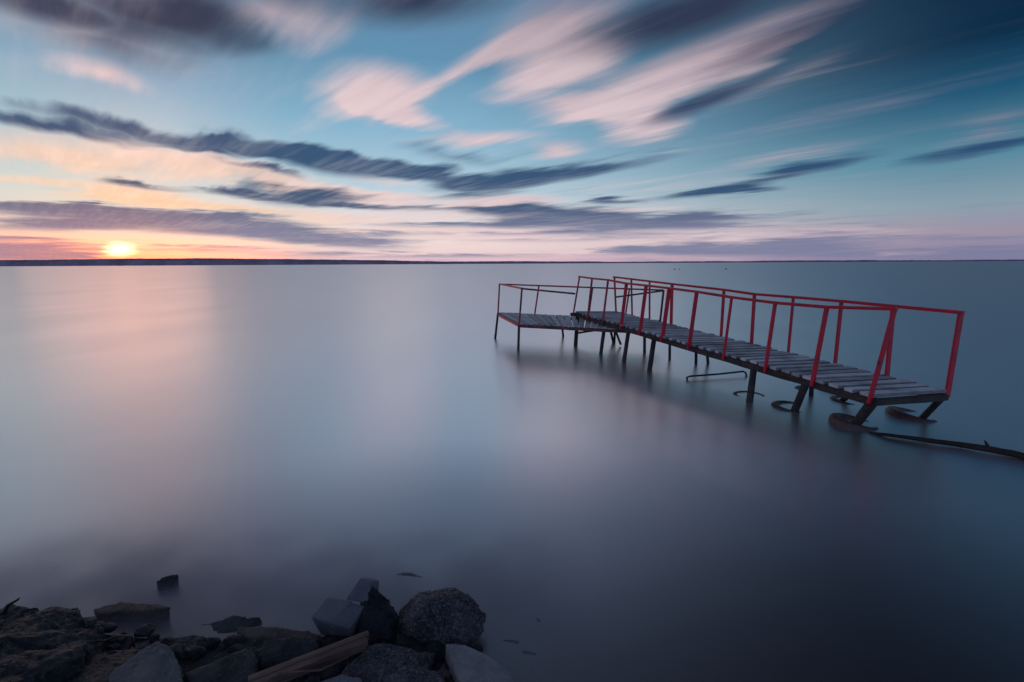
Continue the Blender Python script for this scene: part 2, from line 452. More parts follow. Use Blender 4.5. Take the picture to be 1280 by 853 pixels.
def bar(bm, a, b, w, d, up=(0, 0, 1), tone=None, taper=1.0):
    """squared bar from a to b, w across, d along 'up'"""
    a = Vector(a); b = Vector(b); ax = (b - a).normalized(); up = Vector(up)
    s = ax.cross(up)
    if s.length < 1e-4: s = ax.cross(Vector((0, 1, 0)))
    s.normalize(); u = s.cross(ax).normalized()
    vs = []
    for q, k in ((a, 1.0), (b, taper)):
        for i, j in ((-1, -1), (1, -1), (1, 1), (-1, 1)):
            vs.append(bm.verts.new(q + s * (w / 2 * i * k) + u * (d / 2 * j * k)))
    fs = []
    for f in ((3, 2, 1, 0), (4, 5, 6, 7), (0, 1, 5, 4), (1, 2, 6, 5), (2, 3, 7, 6), (3, 0, 4, 7)):
        fs.append(bm.faces.new([vs[i] for i in f]))
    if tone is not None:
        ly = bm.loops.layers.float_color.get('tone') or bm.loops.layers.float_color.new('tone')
        for k_, f in enumerate(fs):          # side faces darkened, painting in the shade of the gaps
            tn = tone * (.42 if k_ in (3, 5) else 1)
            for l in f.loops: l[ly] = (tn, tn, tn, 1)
    return vs


def tube(bm, pts, rads, seg=10, rough=0.0, seed=0):
    pts = [Vector(q) for q in pts]
    if not hasattr(rads, '__len__'): rads = [rads] * len(pts)
    rings = []
    for i, q in enumerate(pts):
        a = pts[max(0, i - 1)]; b = pts[min(len(pts) - 1, i + 1)]
        ax = (b - a).normalized()
        s = ax.cross(Vector((.01, .02, 1)))
        if s.length < .1: s = ax.cross(Vector((0, 1, 0)))
        s.normalize(); u = s.cross(ax)
        ring = []
        for k in range(seg):
            an = 2 * math.pi * k / seg
            rr = rads[i] * (1 + rough * noise.noise(Vector((math.cos(an) * 1.5 + seed, math.sin(an) * 1.5, i * .7))))
            ring.append(bm.verts.new(q + s * math.cos(an) * rr + u * math.sin(an) * rr))
        rings.append(ring)
    for i in range(len(rings) - 1):
        for k in range(seg):
            bm.faces.new((rings[i][k], rings[i][(k + 1) % seg], rings[i + 1][(k + 1) % seg], rings[i + 1][k]))
    bm.faces.new(rings[0][::-1]); bm.faces.new(rings[-1])


def lerp(a, b, t_): return Vector(a) * (1 - t_) + Vector(b) * t_


# ------------------------------------------------------------------ setting
bm = bmesh.new()
xs = [-30000, -6000, -1200, -300, -80, -30, -12, -6, -3, 0, 3, 6, 12, 30, 80, 300, 1200, 6000, 30000]
ys = [-40, -10, -3, 0, 3, 6, 12, 24, 50, 110, 300, 900, 2500, 6000, 14000, 30000]
g = [[bm.verts.new((x, y, 0)) for x in xs] for y in ys]
for j in range(len(ys) - 1):
    for i in range(len(xs) - 1):
        bm.faces.new((g[j][i], g[j][i + 1], g[j + 1][i + 1], g[j + 1][i]))
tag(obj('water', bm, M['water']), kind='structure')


def bed(x, y):
    # bank under the rocks at lower left, falling away to open water
    shore = 1.38 - .10 * x - max(0, x - .05) * 1.6
    d = y - shore
    z = .02 - .42 * d if d > 0 else .02 - .22 * d
    z = max(z, -1.6 - .002 * max(0, y))
    z = min(z, .35)
    if -3 < x < -.12 and y < 1.9:
        z = max(z, .035 - max(0, y - 1.72 + .08 * x) * .9)
    if abs(x) < 6 and y < 6:
        z += .05 * noise.noise(Vector((x * 2.3, y * 2.3, 0))) + .03 * noise.noise(Vector((x * 7, y * 7, 3)))
    return z


bm = bmesh.new()
xs = sorted(set([-30000, -3000, -300, -60, -20, -10] + [i * .12 for i in range(-50, 51)] + [10, 20, 60, 300, 3000, 30000]))
ys = sorted(set([-40, -20, -8, -4] + [i * .12 for i in range(-20, 60)] + [9, 12, 20, 60, 300, 3000, 30000]))
g = [[bm.verts.new((x, y, bed(x, y))) for x in xs] for y in ys]
for j in range(len(ys) - 1):
    for i in range(len(xs) - 1):
        bm.faces.new((g[j][i], g[j][i + 1], g[j + 1][i + 1], g[j + 1][i]))
tag(obj('ground', bm, M['hole'], smooth=True), kind='structure')

# far wooded shore, some kilometres off, dwindling to the right
bm = bmesh.new()
DS = 6000
prof = [(-700, 9), (-200, 10), (0, 7.5), (120, 8.5), (250, 9.0), (340, 7.5), (480, 5.2), (560, 3.0), (640, 3.2), (700, 2.4), (800, 1.6), (900, 1.8), (1000, 2.2), (1150, 1.6), (1280, 1.9), (1700, 3.2), (2200, 3)]
def pf(px):
    for (a, ha), (b_, hb) in zip(prof, prof[1:]):
        if a <= px <= b_: return ha + (hb - ha) * (px - a) / (b_ - a)
    return 3
rows = []
px = -700
while px <= 2200:
    a = math.atan2((px - 640), F)
    dist = DS / max(math.cos(a), .2) 
    k = DS / 577.0
    hgt = (pf(px) * k + 5 * noise.fractal(Vector((px * .02, 0, 0)), 1, 2, 5) + 5 * abs(noise.noise(Vector((px * .23, 5, 0)))) + 3 * noise.noise(Vector((px * .9, 9, 0)))) 
    x, y = math.sin(a) * dist, math.cos(a) * dist
    rows.append([bm.verts.new((x, y, -3)), bm.verts.new((x * 1.004, y * 1.004, hgt * .55)), bm.verts.new((x * 1.02, y * 1.02, hgt)), bm.verts.new((x * 1.1, y * 1.1, -3))])
    px += 2
for a, b_ in zip(rows, rows[1:]):
    for i in range(3):
        bm.faces.new((a[i], b_[i], b_[i + 1], a[i + 1]))
tag(obj('hills', bm, M['hill'], smooth=True), kind='structure')

# ------------------------------------------------------------------ pier
random.seed(4)
N0 = Vector((3.53, 4.29, .42)); F0 = Vector((1.34, 9.65, .70))       # left edge near / far
N1 = Vector((4.41, 4.45, .42)); F1 = Vector((2.18, 9.62, .70))       # right edge near / far
pier = tag(empty('pier', (2.9, 7.0, 0)), 'long weathered timber pier with red handrails on both sides, standing in the lake', 'pier')
# deck planks
bm = bmesh.new()
n = 40
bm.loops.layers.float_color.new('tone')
axis = (F0 - N0).normalized()
for i in range(n):
    t_ = (i + .5) / n
    a = lerp(N0, F0, t_); b_ = lerp(N1, F1, t_)
    dr = (b_ - a).normalized()
    a = a - dr * random.uniform(0, .035); b_ = b_ + dr * random.uniform(-.01, .045)
    wob = random.uniform(-.010, .010); b_ = b_ + axis * random.uniform(-.012, .012)
    a = a + axis * wob + Vector((0, 0, random.uniform(-.004, .004))); b_ = b_ - axis * wob + Vector((0, 0, random.uniform(-.004, .004)))
    w = .1455 * random.uniform(.64, .86)
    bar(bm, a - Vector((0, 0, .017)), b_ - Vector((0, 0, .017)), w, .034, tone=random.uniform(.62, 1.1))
bmesh.ops.bevel(bm, geom=bm.edges[:], offset=.003, segments=1, affect='EDGES')
obj('deck', bm, M['deck'], pier)


def beam(a, b_, w, h_, parent, m='beam', seed=0, name='beam'):
    bm = bmesh.new()
    a = Vector(a); b_ = Vector(b_)
    k = max(2, int((b_ - a).length / .25))
    ax = (b_ - a).normalized(); s = ax.cross(Vector((0, 0, 1))).normalized(); u = s.cross(ax)
    rings = []
    for i in range(k + 1):
        q = lerp(a, b_, i / k)
        rings.append([bm.verts.new(q + s * (w / 2 * x) * (1 + .16 * noise.noise(Vector((i * .8, x, seed)))) + u * (h_ / 2 * y) * (1 + .28 * noise.noise(Vector((i * .9, y * 3, seed + 5))))) for x, y in ((-1, -1), (1, -1), (1, 1), (-1, 1))])
    for i in range(k):
        for j in range(4):
            bm.faces.new((rings[i][j], rings[i][(j + 1) % 4], rings[i + 1][(j + 1) % 4], rings[i + 1][j]))
    bm.faces.new(rings[0][::-1]); bm.faces.new(rings[-1])
    bmesh.ops.recalc_face_normals(bm, faces=bm.faces)
    bmesh.ops.bevel(bm, geom=bm.edges[:], offset=.008, segments=2, affect='EDGES')
    return obj(name, bm, M[m], parent)


dn = Vector((0, 0, -.078))
ins = (N1 - N0).normalized() * .03
beam(N0 + dn + ins, F0 + dn + ins, .07, .082, pier, seed=1)
beam(N1 + dn - ins, F1 + dn - ins, .07, .082, pier, seed=2)
mid0 = lerp(N0, N1, .5); mid1 = lerp(F0, F1, .5)
nd = (N0 - F0).normalized()
beam(N0 + dn + nd * .012 - ins * .6 + Vector((0, 0, .006)), N1 + dn + nd * .012 - ins * 1.2 + Vector((0, 0, .006)), .06, .066, pier, seed=3, name='end_beam')
beam(F0 + dn - nd * .045 - ins * 2.5, F1 + dn - nd * .045, .07, .07, pier, seed=4, name='end_beam')


def leg(a, b_, r, parent, m='pile', seed=0, square=False, tp=.95):
    bm = bmesh.new()
    a = Vector(a); b_ = Vector(b_)
    b_ = b_ + (b_ - a).normalized() * .5     # goes on below the water
    if square:
        bar(bm, a, b_, r * 1.8, r * 1.8, up=(.2, 1, 0))
        bmesh.ops.bevel(bm, geom=bm.edges[:], offset=.006, segments=1, affect='EDGES')
        return obj('leg', bm, M[m], parent)
    tube(bm, [lerp(a, b_, i / 6) for i in range(7)], [r * (tp + (1 - tp) * i / 6) for i in range(7)], 12, .14, seed)
    return obj('leg', bm, M[m], parent, smooth=True)


def onL(t_, dz=-.10): return lerp(N0, F0, t_) + ins + Vector((0, 0, dz))
def onR(t_, dz=-.10): return lerp(N1, F1, t_) - ins + Vector((0, 0, dz))
def along(E0_, E1_, px, py):
    """parameter on a deck edge whose picture lies nearest to a measured pixel"""
    best = None
    for i in range(-20, 1021):
        q = lerp(E0_, E1_, i / 1000)
        v = q - Vector((0, 0, H))
        c = v.y * math.cos(TH) - v.z * math.sin(TH)
        X = 640 + F * v.x / c
        if best is None or abs(X - px) < best[0]: best = (abs(X - px), i / 1000)
    return best[1]


def onLp(px): return onL(along(N0, F0, px, 0))
def onRp(px): return onR(along(N1, F1, px, 0))
def tL(Y): return (Y - N0.y) / (F0.y - N0.y)
def tR(Y): return (Y - N1.y) / (F1.y - N1.y)

# left row of legs: top along the beam, foot where the photo shows it at the water
leg(onLp(1088), un(1068, 532, 0), .048, pier, seed=1)
leg(onLp(1005), un(993.5, 513, 0), .042, pier, seed=2)
leg(onLp(940.5), un(937, 502, 0), .042, pier, seed=3)
leg(onLp(816), un(812, 463, 0), .040, pier, seed=4)
leg(onLp(784), un(780, 452, 0), .036, pier, seed=5)
leg(onLp(754.5), un(751, 442, 0), .036, pier, seed=6)
leg(onL(.99), un(719.5, 432, 0), .040, pier, seed=7)
# right row
leg(onR(.005), un(1152, 524, 0), .032, pier, seed=8)
leg(onR(.12), un(1071, 509, 0) + Vector((.0, .25, 0)), .03, pier, seed=9)
leg(onRp(1019), un(1014, 495, 0), .027, pier, seed=10)
leg(onRp(873), un(870, 455, 0), .025, pier, seed=11)
leg(onRp(840), un(837, 449, 0), .025, pier, seed=12)
leg(onRp(808), un(805.6, 441, 0), .028, pier, seed=13)
leg(onR(.985), un(768, 428, 0), .024, pier, seed=14)
bm = bmesh.new(); bar(bm, onR(tR(7.3), -.1), un(887, 452, 0) + Vector((0, 0, -.2)), .035, .035, up=(0, 1, 0))
obj('brace', bm, M['pile'], pier)
bm = bmesh.new(); bar(bm, un(720, 417, .22) + Vector((0, .02, 0)), un(768, 410.5, .4) + Vector((0, .1, 0)), .03, .04)
obj('brace', bm, M['pile'], pier)
bm = bmesh.new(); bar(bm, at(768, 410, 9.3), at(776, 431, 9.3), .04, .04, up=(0, 1, 0))
obj('brace', bm, M['pile'], pier)

LP = [(724.3, 346.7, 718.8, 388.9, .03), (740, 349, 736.5, 392, .034), (760, 351, 755.4, 399, .034), (783, 355.4, 778.3, 408, .062), (807.6, 358, 802, 413.3, .064), (836.6, 361.5, 830, 422, .07), (870.9, 366, 863.4, 432.6, .062), (914.5, 373, 907, 441, .032), (968.9, 380, 959.5, 457, .038), (1033.4, 385.5, 1018.5, 473, .042), (1118, 388, 1091, 493.5, .058)]
RP = [(768, 349, 769, 389, .034), (789, 353, 789, 392, .03), (811.9, 355.4, 810.8, 398, .03), (840, 358.4, 837.7, 403.5, .045), (904.9, 363.4, 900, 418.5, .05), (943, 369.3, 937.7, 426.8, .054), (991.6, 372.8, 983.4, 436, .032), (1051.8, 378, 1042, 451.5, .052), (1116.5, 384.3, 1106.7, 462.7, .065), (1201, 392.4, 1183, 486.7, .08)]


def railing(E0_, E1_, posts, side, rail_w):
    tops = []
    outw = (N0 - N1).normalized() * side
    for i, (tx, ty, bx, by, w) in enumerate(posts):
        t_ = along(E0_, E1_, bx, by)
        foot = lerp(E0_, E1_, t_) + outw * .022
        tp = at(tx, ty, foot.y + .0)
        hgt = min(max(tp.z - foot.z, .70), .84)
        tp = Vector((tp.x, foot.y, foot.z + hgt))
        tops.append(tp)
        bm = bmesh.new()
        low = foot - Vector((0, 0, .09 if w > .05 else .05))
        low = foot + (foot - tp) * (.09 / hgt)
        bar(bm, low, tp, w, .022 if w > .045 else w * .8, up=Vector((nd.x, nd.y, 0)) if w <= .045 else Vector((nd.x, nd.y, 0)))
        bmesh.ops.bevel(bm, geom=bm.edges[:], offset=.003, segments=1, affect='EDGES')
        ps = obj('post', bm, M['red_worn' if (i < 3 and side > 0) or (i in (1, 2) and side < 0) else 'red'], pier)
    # smooth the line of the rail a little
    bm = bmesh.new()
    for a, b_ in zip(tops, tops[1:]):
        e = (b_ - a).normalized() * .02
        bar(bm, a + Vector((0, 0, .012)) - e, b_ + Vector((0, 0, .012)) + e, rail_w, .032)
    obj('handrail', bm, M['red'], pier)
    return tops


TLp = railing(N0, F0, LP, 1, .045)
TRp = railing(N1, F1, RP, -1, .055)
bm = bmesh.new()
q = lerp(N1, F1, .19)
# ------------------------------------------------------------------ side platform
plat = tag(empty('pier_platform', (1.2, 9.4, 0)), 'low timber platform with thin rusty rails at the far left end of the long pier', 'platform')
A = Vector((-.33, 10.75, .56)); B = Vector((.14, 8.9, .545)); Cc = Vector((2.30, 8.30, .50)); Dd = Vector((3.13, 9.55, .50))
# planks run from front to back
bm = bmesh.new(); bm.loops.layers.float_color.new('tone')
n = 21
for i in range(n):
    t_ = (i + .5) / n
    fr = lerp(B, Cc, t_); bk = lerp(A, Dd, t_)
    dr = (bk - fr).normalized()
    fr = fr - dr * random.uniform(0, .03); bk = bk + dr * random.uniform(-.01, .05)
    wf = (Cc - B).length / n * random.uniform(.78, .92)
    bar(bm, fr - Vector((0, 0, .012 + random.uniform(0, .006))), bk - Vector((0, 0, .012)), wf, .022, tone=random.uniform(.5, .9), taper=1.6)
bmesh.ops.bevel(bm, geom=bm.edges[:], offset=.003, segments=1, affect='EDGES')
obj('deck', bm, M['deck'], plat)
dz = Vector((0, 0, -.055))
for k, (a, b_) in enumerate(((B, Cc), (A, Dd), (Cc, Dd))):
    beam(a + dz, b_ + dz, .05, .062, plat, 'rust' if k == 0 else 'beam', seed=20 + k)
bm = bmesh.new(); bar(bm, A + dz, B + dz, .03, .05); obj('side_frame', bm, M['red'], plat)
for foot, tp in ((un(619, 423.5, 0), A), (un(648, 437, 0), B), (un(704, 420.5, 0), un(705, 403, .46) + Vector((0, .5, 0))), (un(766.6, 428, 0), un(766, 408, .44) + Vector((0, .3, 0)))):
    leg(Vector((tp.x, tp.y, tp.z - .03)), Vector((foot.x, foot.y, 0)), .026, plat, seed=int(foot.x * 10))


def thin_post(base, top_, w, parent, m='red_worn'):
    bm = bmesh.new(); bar(bm, base - Vector((0, 0, .07)), top_, w, w, up=(0, 1, 0))
    bmesh.ops.bevel(bm, geom=bm.edges[:], offset=.003, segments=1, affect='EDGES')
    obj('post', bm, M[m], parent)


tA = at(624.4, 355.4, A.y); tB = at(652.4, 361, B.y); tD = at(829.5, 363, Dd.y)
thin_post(A, tA, .036, plat); thin_post(B, tB, .036, plat)
K1 = lerp(A, Dd, .245); K2 = lerp(A, Dd, .585); K3 = lerp(A, Dd, .80)
tAD = lambda s: lerp(tA, tD, s)
thin_post(K1, tAD(.262), .034, plat); thin_post(K2, tAD(.595), .034, plat); thin_post(K3, tAD(.81), .03, plat)
thin_post(Dd, tD, .036, plat, 'beam')
def rail(a, b_, m, w=.032):
    bm = bmesh.new(); bar(bm, a, b_, w, w); obj('handrail', bm, M[m], plat)
rail(tA, tD, 'red_worn'); rail(tA + Vector((0, 0, .004)), tB + Vector((0, 0, .004)), 'red')
endC = at(719, 367.4, 9.5 - .9)
rail(tB, at(719, 367.4, 8.6), 'rust')
rail(Vector((2.17, 9.5, at(770, 371.6, 9.5).z)), tD - Vector((0, 0, .01)), 'beam')

# ------------------------------------------------------------------ tyres at the feet
def tyre(px, py, zc, Rr, tilt, az_, label, r_in=.66, fill='fill'):
    c = un(px, py, zc)
    root = tag(empty('tyre_footing', (c.x, c.y, zc)), label, 'tyre', 'old tyres round the feet of the pier')
    rot = Matrix.Rotation(R(az_), 3, 'Z') @ Matrix.Rotation(R(tilt), 3, 'X')
    bm = bmesh.new()
    hw = .085
    sec = [(r_in, -.75), (.72, -1), (.9, -.95), (1, -.7), (1.02, -.3), (1.0, .1), (1.01, .5), (.95, .85), (.88, 1.0), (.72, 1.02), (.62, .85), (r_in, .55), (r_in - .01, 0)]
    seg = 48
    rings = []
    for k in range(seg):
        an = 2 * math.pi * k / seg
        wob = 1 + .03 * noise.noise(Vector((math.cos(an), math.sin(an), px)))
        rings.append([bm.verts.new(c + rot @ Vector((math.cos(an) * Rr * r_ * wob, math.sin(an) * Rr * r_ * wob, z_ * hw + (.005 if (k % 2 and r_ > .93) else 0)))) for r_, z_ in sec])
    m_ = len(sec)
    for k in range(seg):
        for j in range(m_):
            bm.faces.new((rings[k][j], rings[(k + 1) % seg][j], rings[(k + 1) % seg][(j + 1) % m_], rings[k][(j + 1) % m_]))
    obj('tyre', bm, M['rubber'], root, smooth=True)
    bm = bmesh.new()
    cen = bm.verts.new(c + rot @ Vector((0, 0, .045)))
    prev = None; first = None
    rr_ = [(.3, .052), (.67, .046), (.67, -.06)]
    rg = []
    for k in range(36):
        an = 2 * math.pi * k / 36
        rg.append([bm.verts.new(c + rot @ Vector((math.cos(an) * Rr * a, math.sin(an) * Rr * a, z_ + .012 * noise.noise(Vector((an, a * 5, px)))))) for a, z_ in rr_])
    for k in range(36):
        k2 = (k + 1) % 36
        bm.faces.new((cen, rg[k][0], rg[k2][0]))
        for j in range(2): bm.faces.new((rg[k][j], rg[k][j + 1], rg[k2][j + 1], rg[k2][j]))
    obj('concrete_filling', bm, M[fill], root, smooth=True)


tyre(1067, 535, -.055, .235, 11, 75, 'tilted brownish tyre filled with concrete round the nearest left pier leg')
tyre(1140, 526, -.062, .25, 11, 80, 'tilted concrete-filled tyre round the nearest right pier leg')
tyre(991, 517, -.080, .245, 5, 60, 'half-sunk tyre round the slanting second pier leg from the near end')
tyre(936, 502, -.084, .215, 2, 0, 'barely showing sunken tyre round the upright third pier leg')
tyre(1060, 509, -.085, .21, 7, 70, 'sunken tyre with a pale rim under the near end of the pier deck')
tyre(1016, 495, -.085, .24, 2, 10, 'submerged tyre round the thin rear leg under the pier deck')

# bent pipe in the water
bm = bmesh.new()
pp = [un(860, 481, -.06), un(858.5, 472, .03), un(863, 470.5, .045), un(897, 468, .05), un(929, 464.5, .06), un(932, 466, .05), un(935, 478, -.08)]
tube(bm, pp, .014, 8)
o_ = obj('bent_pipe', bm, M['iron'], base=(pp[0].x, pp[0].y, 0), smooth=True)
tag(o_, 'dark bent iron pipe lying just above the water left of the upright pier leg', 'pipe')
bm = bmesh.new()
pp = [un(1024, 484, .02), un(1032, 486, .03), un(1040, 489.5, .02), un(1047, 494, -.02)]
tube(bm, pp, .007, 8)
tag(obj('curved_rod', bm, M['iron'], base=(pp[0].x, pp[0].y, 0), smooth=True), 'thin curved rod poking from the water behind the near pier beam', 'rod')

# driftwood log
bm = bmesh.new()
pp = []
ctl = [(1086, 541), (1110, 544), (1140, 548), (1170, 552), (1200, 556), (1235, 561), (1265, 567), (1300, 576), (1340, 586)]
for i, (x, y) in enumerate(ctl):
    pp.append(un(x, y, [.0, .02, .025, .03, .03, .035, .03, .03, .03][i]))
tube(bm, pp, [.012, .016, .019, .022, .024, .027, .030, .031, .032], 12, .35, 3)
lg = obj('driftwood_log', bm, M['log'], base=(pp[0].x, pp[0].y, 0), smooth=True)
tag(lg, 'long dark driftwood trunk floating from the tyre out to the right edge', 'log')
bm = bmesh.new()
tube(bm, [un(1235, 560, .04), un(1233, 555, .07), un(1231, 551, .10)], [.018, .011, .005], 7, .3, 2)
bmesh.ops.translate(bm, verts=bm.verts, vec=(0, 0, 0))
sb_ = obj('branch_stub', bm, M['log'], smooth=True)
bmesh_off = lg.location.copy()
for v in sb_.data.vertices: v.co -= bmesh_off
sb_.parent = lg

# three floats far out on the water
for (px, py, s_, lab) in ((843, 337.2, .17, 'leftmost of the three tiny dark floats far out beyond the pier'), (849, 337.4, .13, 'middle and smallest dark float, close beside its left neighbour'), (907.5, 337.0, .17, 'lone dark float to the right of the pair beyond the pier')):
    c = un(px, py, 0)
    bm = bmesh.new()
    tube(bm, [c + Vector((0, 0, z_ * s_)) for z_ in (-.6, -.2, .5, 1.1, 1.5, 2.3)], [s_ * k for k in (.4, 1.0, 1.15, .8, .25, .15)], 10)
    tag(obj('float_buoy', bm, M['buoy'], base=c, smooth=True), lab, 'float', 'small floats far out on the lake')

# ------------------------------------------------------------------ rocks
def finish_rock(name, bm, m, label, cat, base, voxel, amp, freq, seed, crag=0.0, cuts=None):
    bmesh.ops.recalc_face_normals(bm, faces=bm.faces)
    me = bpy.data.meshes.new('tmp'); bm.to_mesh(me); bm.free()
    ob = bpy.data.objects.new('tmp', me); COL.objects.link(ob)
    md = ob.modifiers.new('r', 'REMESH'); md.mode = 'VOXEL'; md.voxel_size = voxel; md.adaptivity = 0
    dg = bpy.context.evaluated_depsgraph_get()
    me2 = bpy.data.meshes.new_from_object(ob.evaluated_get(dg))
    bpy.data.objects.remove(ob)
    bm = bmesh.new(); bm.from_mesh(me2); bpy.data.meshes.remove(me2)
    bmesh.ops.smooth_vert(bm, verts=bm.verts, factor=.5, use_axis_x=True, use_axis_y=True, use_axis_z=True)
    bm.normal_update()
    sv = Vector((seed * 3.1, seed * 1.7, seed * .9))
    mv = []
    for v in bm.verts:
        q = v.co * freq + sv
        d = amp * noise.fractal(q, .9, 2.1, 6)
        if crag:
            d += crag * (noise.cell(q * .9 + Vector((d * 20, 0, 0))) - .5) * .5 + crag * (abs(noise.noise(q * .6)) * 2 - .6)
        d += amp * .35 * noise.noise(v.co * freq * 9 + sv)
        mv.append(v.normal * d)
    for v, d in zip(bm.verts, mv): v.co += d
    o = obj(name, bm, m, base=base, smooth=True)
    return tag(o, label, cat)


def hull(pts):
    bm = bmesh.new()
    for q in pts: bm.verts.new(q)
    r = bmesh.ops.convex_hull(bm, input=bm.verts)
    bmesh.ops.delete(bm, geom=[g_ for g_ in r['geom_interior'] if isinstance(g_, bmesh.types.BMVert)], context='VERTS')
    return bm


def rock_px(name, top_, thick, m, label, cat='rock', grow=1.0, voxel=.008, amp=.008, freq=9, seed=1, crag=0.0, extra=()):
    """top_: (px, py, z) corners of the visible upper face; the rock goes down from there"""
    tp = [un(*q) for q in top_]
    c = sum(tp, Vector()) / len(tp)
    ex = [un(*q) for q in extra]
    zb = min(q.z for q in tp) - thick
    bt = [Vector((c.x + (q.x - c.x) * grow, c.y + (q.y - c.y) * grow, zb + random.uniform(-.02, .02))) for q in tp]
    return finish_rock(name, hull(tp + bt + ex), m, label, cat, (c.x, c.y, zb), voxel, amp, freq, seed, crag)


def boulder(name, px, py, z, rx, ry, rz, m, label, cat='rock', planes=9, voxel=.008, amp=.01, freq=8, seed=1, crag=0.0, rot=0):
    c = un(px, py, z)
    rnd = random.Random(seed)
    bm = bmesh.new(); bmesh.ops.create_icosphere(bm, subdivisions=4, radius=1)
    pl = []
    for i in range(planes):
        nn = Vector((rnd.gauss(0, 1), rnd.gauss(0, 1), rnd.gauss(0, .8))).normalized()
        pl.append((nn, rnd.uniform(.62, .85)))
    for v in bm.verts:
        for nn, d in pl:
            k = v.co.dot(nn)
            if k > d: v.co -= nn * (k - d)
    rm = Matrix.Rotation(R(rot), 3, 'Z')
    for v in bm.verts:
        v.co = rm @ Vector((v.co.x * rx, v.co.y * ry, v.co.z * rz)) + c
    return finish_rock(name, bm, m, label, cat, (c.x, c.y, z - rz), voxel, amp, freq, seed, crag)


random.seed(11)
# far-left crag
rock_px('rock', [(-60, 770, .16), (2, 758, .17), (60, 755, .17), (100, 753, .17), (131, 783, .14), (128, 800, .15), (60, 840, .30), (-40, 870, .36), (-90, 820, .3)], .34, M['rock_dark'],
        'big dark craggy rock filling the lower left corner', grow=1.08, voxel=.009, amp=.022, freq=7, seed=2, crag=.030)
rock_px('rock', [(60, 838, .18), (130, 812, .12), (178, 810, .10), (200, 840, .12), (150, 880, .2), (50, 900, .24)], .25, M['rock_dark'],
        'low black rock with a bent wire on it, between corner crag and grey boulder', grow=1.1, amp=.012, seed=3, crag=.01)
rock_px('rock', [(113, 761, .05), (150, 752, .065), (205, 754, .08), (214, 758, .08), (190, 764, .065), (122, 767, .05)], .16, M['brown_stone'],
        'flat slab catching warm light, sticking out of the water beyond the dark crag', cat='rock slab', grow=.85, amp=.006, seed=4)
rock_px('rock', [(194, 726, .05), (206, 720, .07), (223, 718, .06), (216, 727, .04), (198, 733, .03)], .16, M['rock_dark'],
        'small lone rock poking out of the water farthest from shore', grow=1.1, voxel=.006, amp=.007, seed=5)
rock_px('rock', [(216, 786, -.02), (262, 775, .015), (300, 767, .04), (328, 769, .045), (312, 782, .02), (255, 800, -.02)], .16, M['rock_green'],
        'half-drowned slanting rock veiled by the water right of the warm slab', grow=1.1, amp=.010, seed=6, crag=.008)
rock_px('rock', [(295, 783, .05), (340, 781, .055), (385, 788, .05), (412, 796, .03), (380, 804, .02), (300, 797, .03)], .18, M['brown_stone'],
        'smooth brownish slab in the water left of the paving block', cat='rock slab', grow=1.05, amp=.005, seed=7)
rock_px('rock', [(118, 862, .16), (150, 830, .18), (178, 818, .20), (196, 800, .20), (212, 806, .19), (226, 832, .15), (230, 868, .13), (170, 890, .2)], .26, M['rock_grey'],
        'pale grey pointed boulder at the bottom edge, beside the black rock', cat='boulder', grow=1.15, amp=.009, seed=8)
rock_px('rock', [(228, 841, .10), (312, 808, .13), (322, 824, .12), (318, 850, .1), (250, 868, .08)], .2, M['rock_green'],
        'dark wedge-shaped slab with a straight upper edge left of the brown plank', cat='rock slab', grow=1.0, amp=.005, seed=9)
rock_px('rock', [(205, 826, .02), (245, 806, .02), (280, 808, .02), (290, 820, .01), (240, 838, .0)], .14, M['rock_dark'],
        'low wet rock in the water behind the pale grey boulder', grow=1.1, amp=.009, seed=10)
rock_px('rock', [(320, 812, .09), (345, 796, .12), (392, 792, .12), (400, 806, .11), (385, 824, .08), (325, 832, .07)], .2, M['rock_green'],
        'knobbly green-grey rock between the brown plank and the smooth slab', grow=1.1, amp=.011, seed=12)
rock_px('rock', [(395, 800, .06), (412, 788, .07), (440, 790, .07), (450, 806, .06), (420, 815, .04)], .2, M['rock_dark'],
        'small dark rock wedged beneath the paving block', grow=1.1, amp=.012, seed=13, crag=.01)


def block(name, corners, down, label, seed, m='concrete', chamfer=.008):
    tp = [un(*q) for q in corners]
    c = sum(tp, Vector()) / len(tp)
    nn = (tp[1] - tp[0]).cross(tp[2] - tp[0]).normalized()
    if nn.z < 0: nn = -nn
    bt = [q - nn * down for q in tp]
    return finish_rock(name, hull(tp + bt), M[m], label, 'paving block', (c.x, c.y, min(q.z for q in bt)), .0055, .0018, 14, seed)


block('paving_block', [(388, 772, .12), (409, 747, .15), (440, 751, .17), (413, 779, .14)], .12, 'left half of the broken grey paving block, tipped over in the rocks', 14)
block('paving_block', [(410, 779, .14), (432, 752, .165), (457, 757, .15), (438, 786, .11)], .14, 'lower right half of the broken grey paving block', 15)
block('paving_block', [(431, 750, .165), (450, 723, .25), (463, 727, .25), (461, 755, .15)], .08, 'upright pointed fragment of grey paving behind the two block halves', 16)
rock_px('rock', [(448, 729, .20), (462, 727, .24), (473, 741, .18), (486, 745, .16), (500, 770, .08), (492, 800, .06), (445, 800, .05)], .26, M['rock_dark'],
        'jagged dark rock standing right behind the paving block', grow=1.0, amp=.016, seed=17, crag=.015)
boulder('boulder', 551, 776, .07, .215, .15, .115, M['pebbly'], 'round pebbly boulder in the water right of the paving block', 'boulder', planes=7, amp=.016, freq=12, seed=29)
rock_px('rock', [(430, 835, .10), (462, 806, .12), (500, 803, .12), (541, 818, .10), (530, 850, .10), (470, 870, .12), (405, 862, .12)], .22, M['pebbly'],
        'low pebbly rock at the bottom edge right of the brown plank', grow=1.1, amp=.013, freq=10, seed=19)
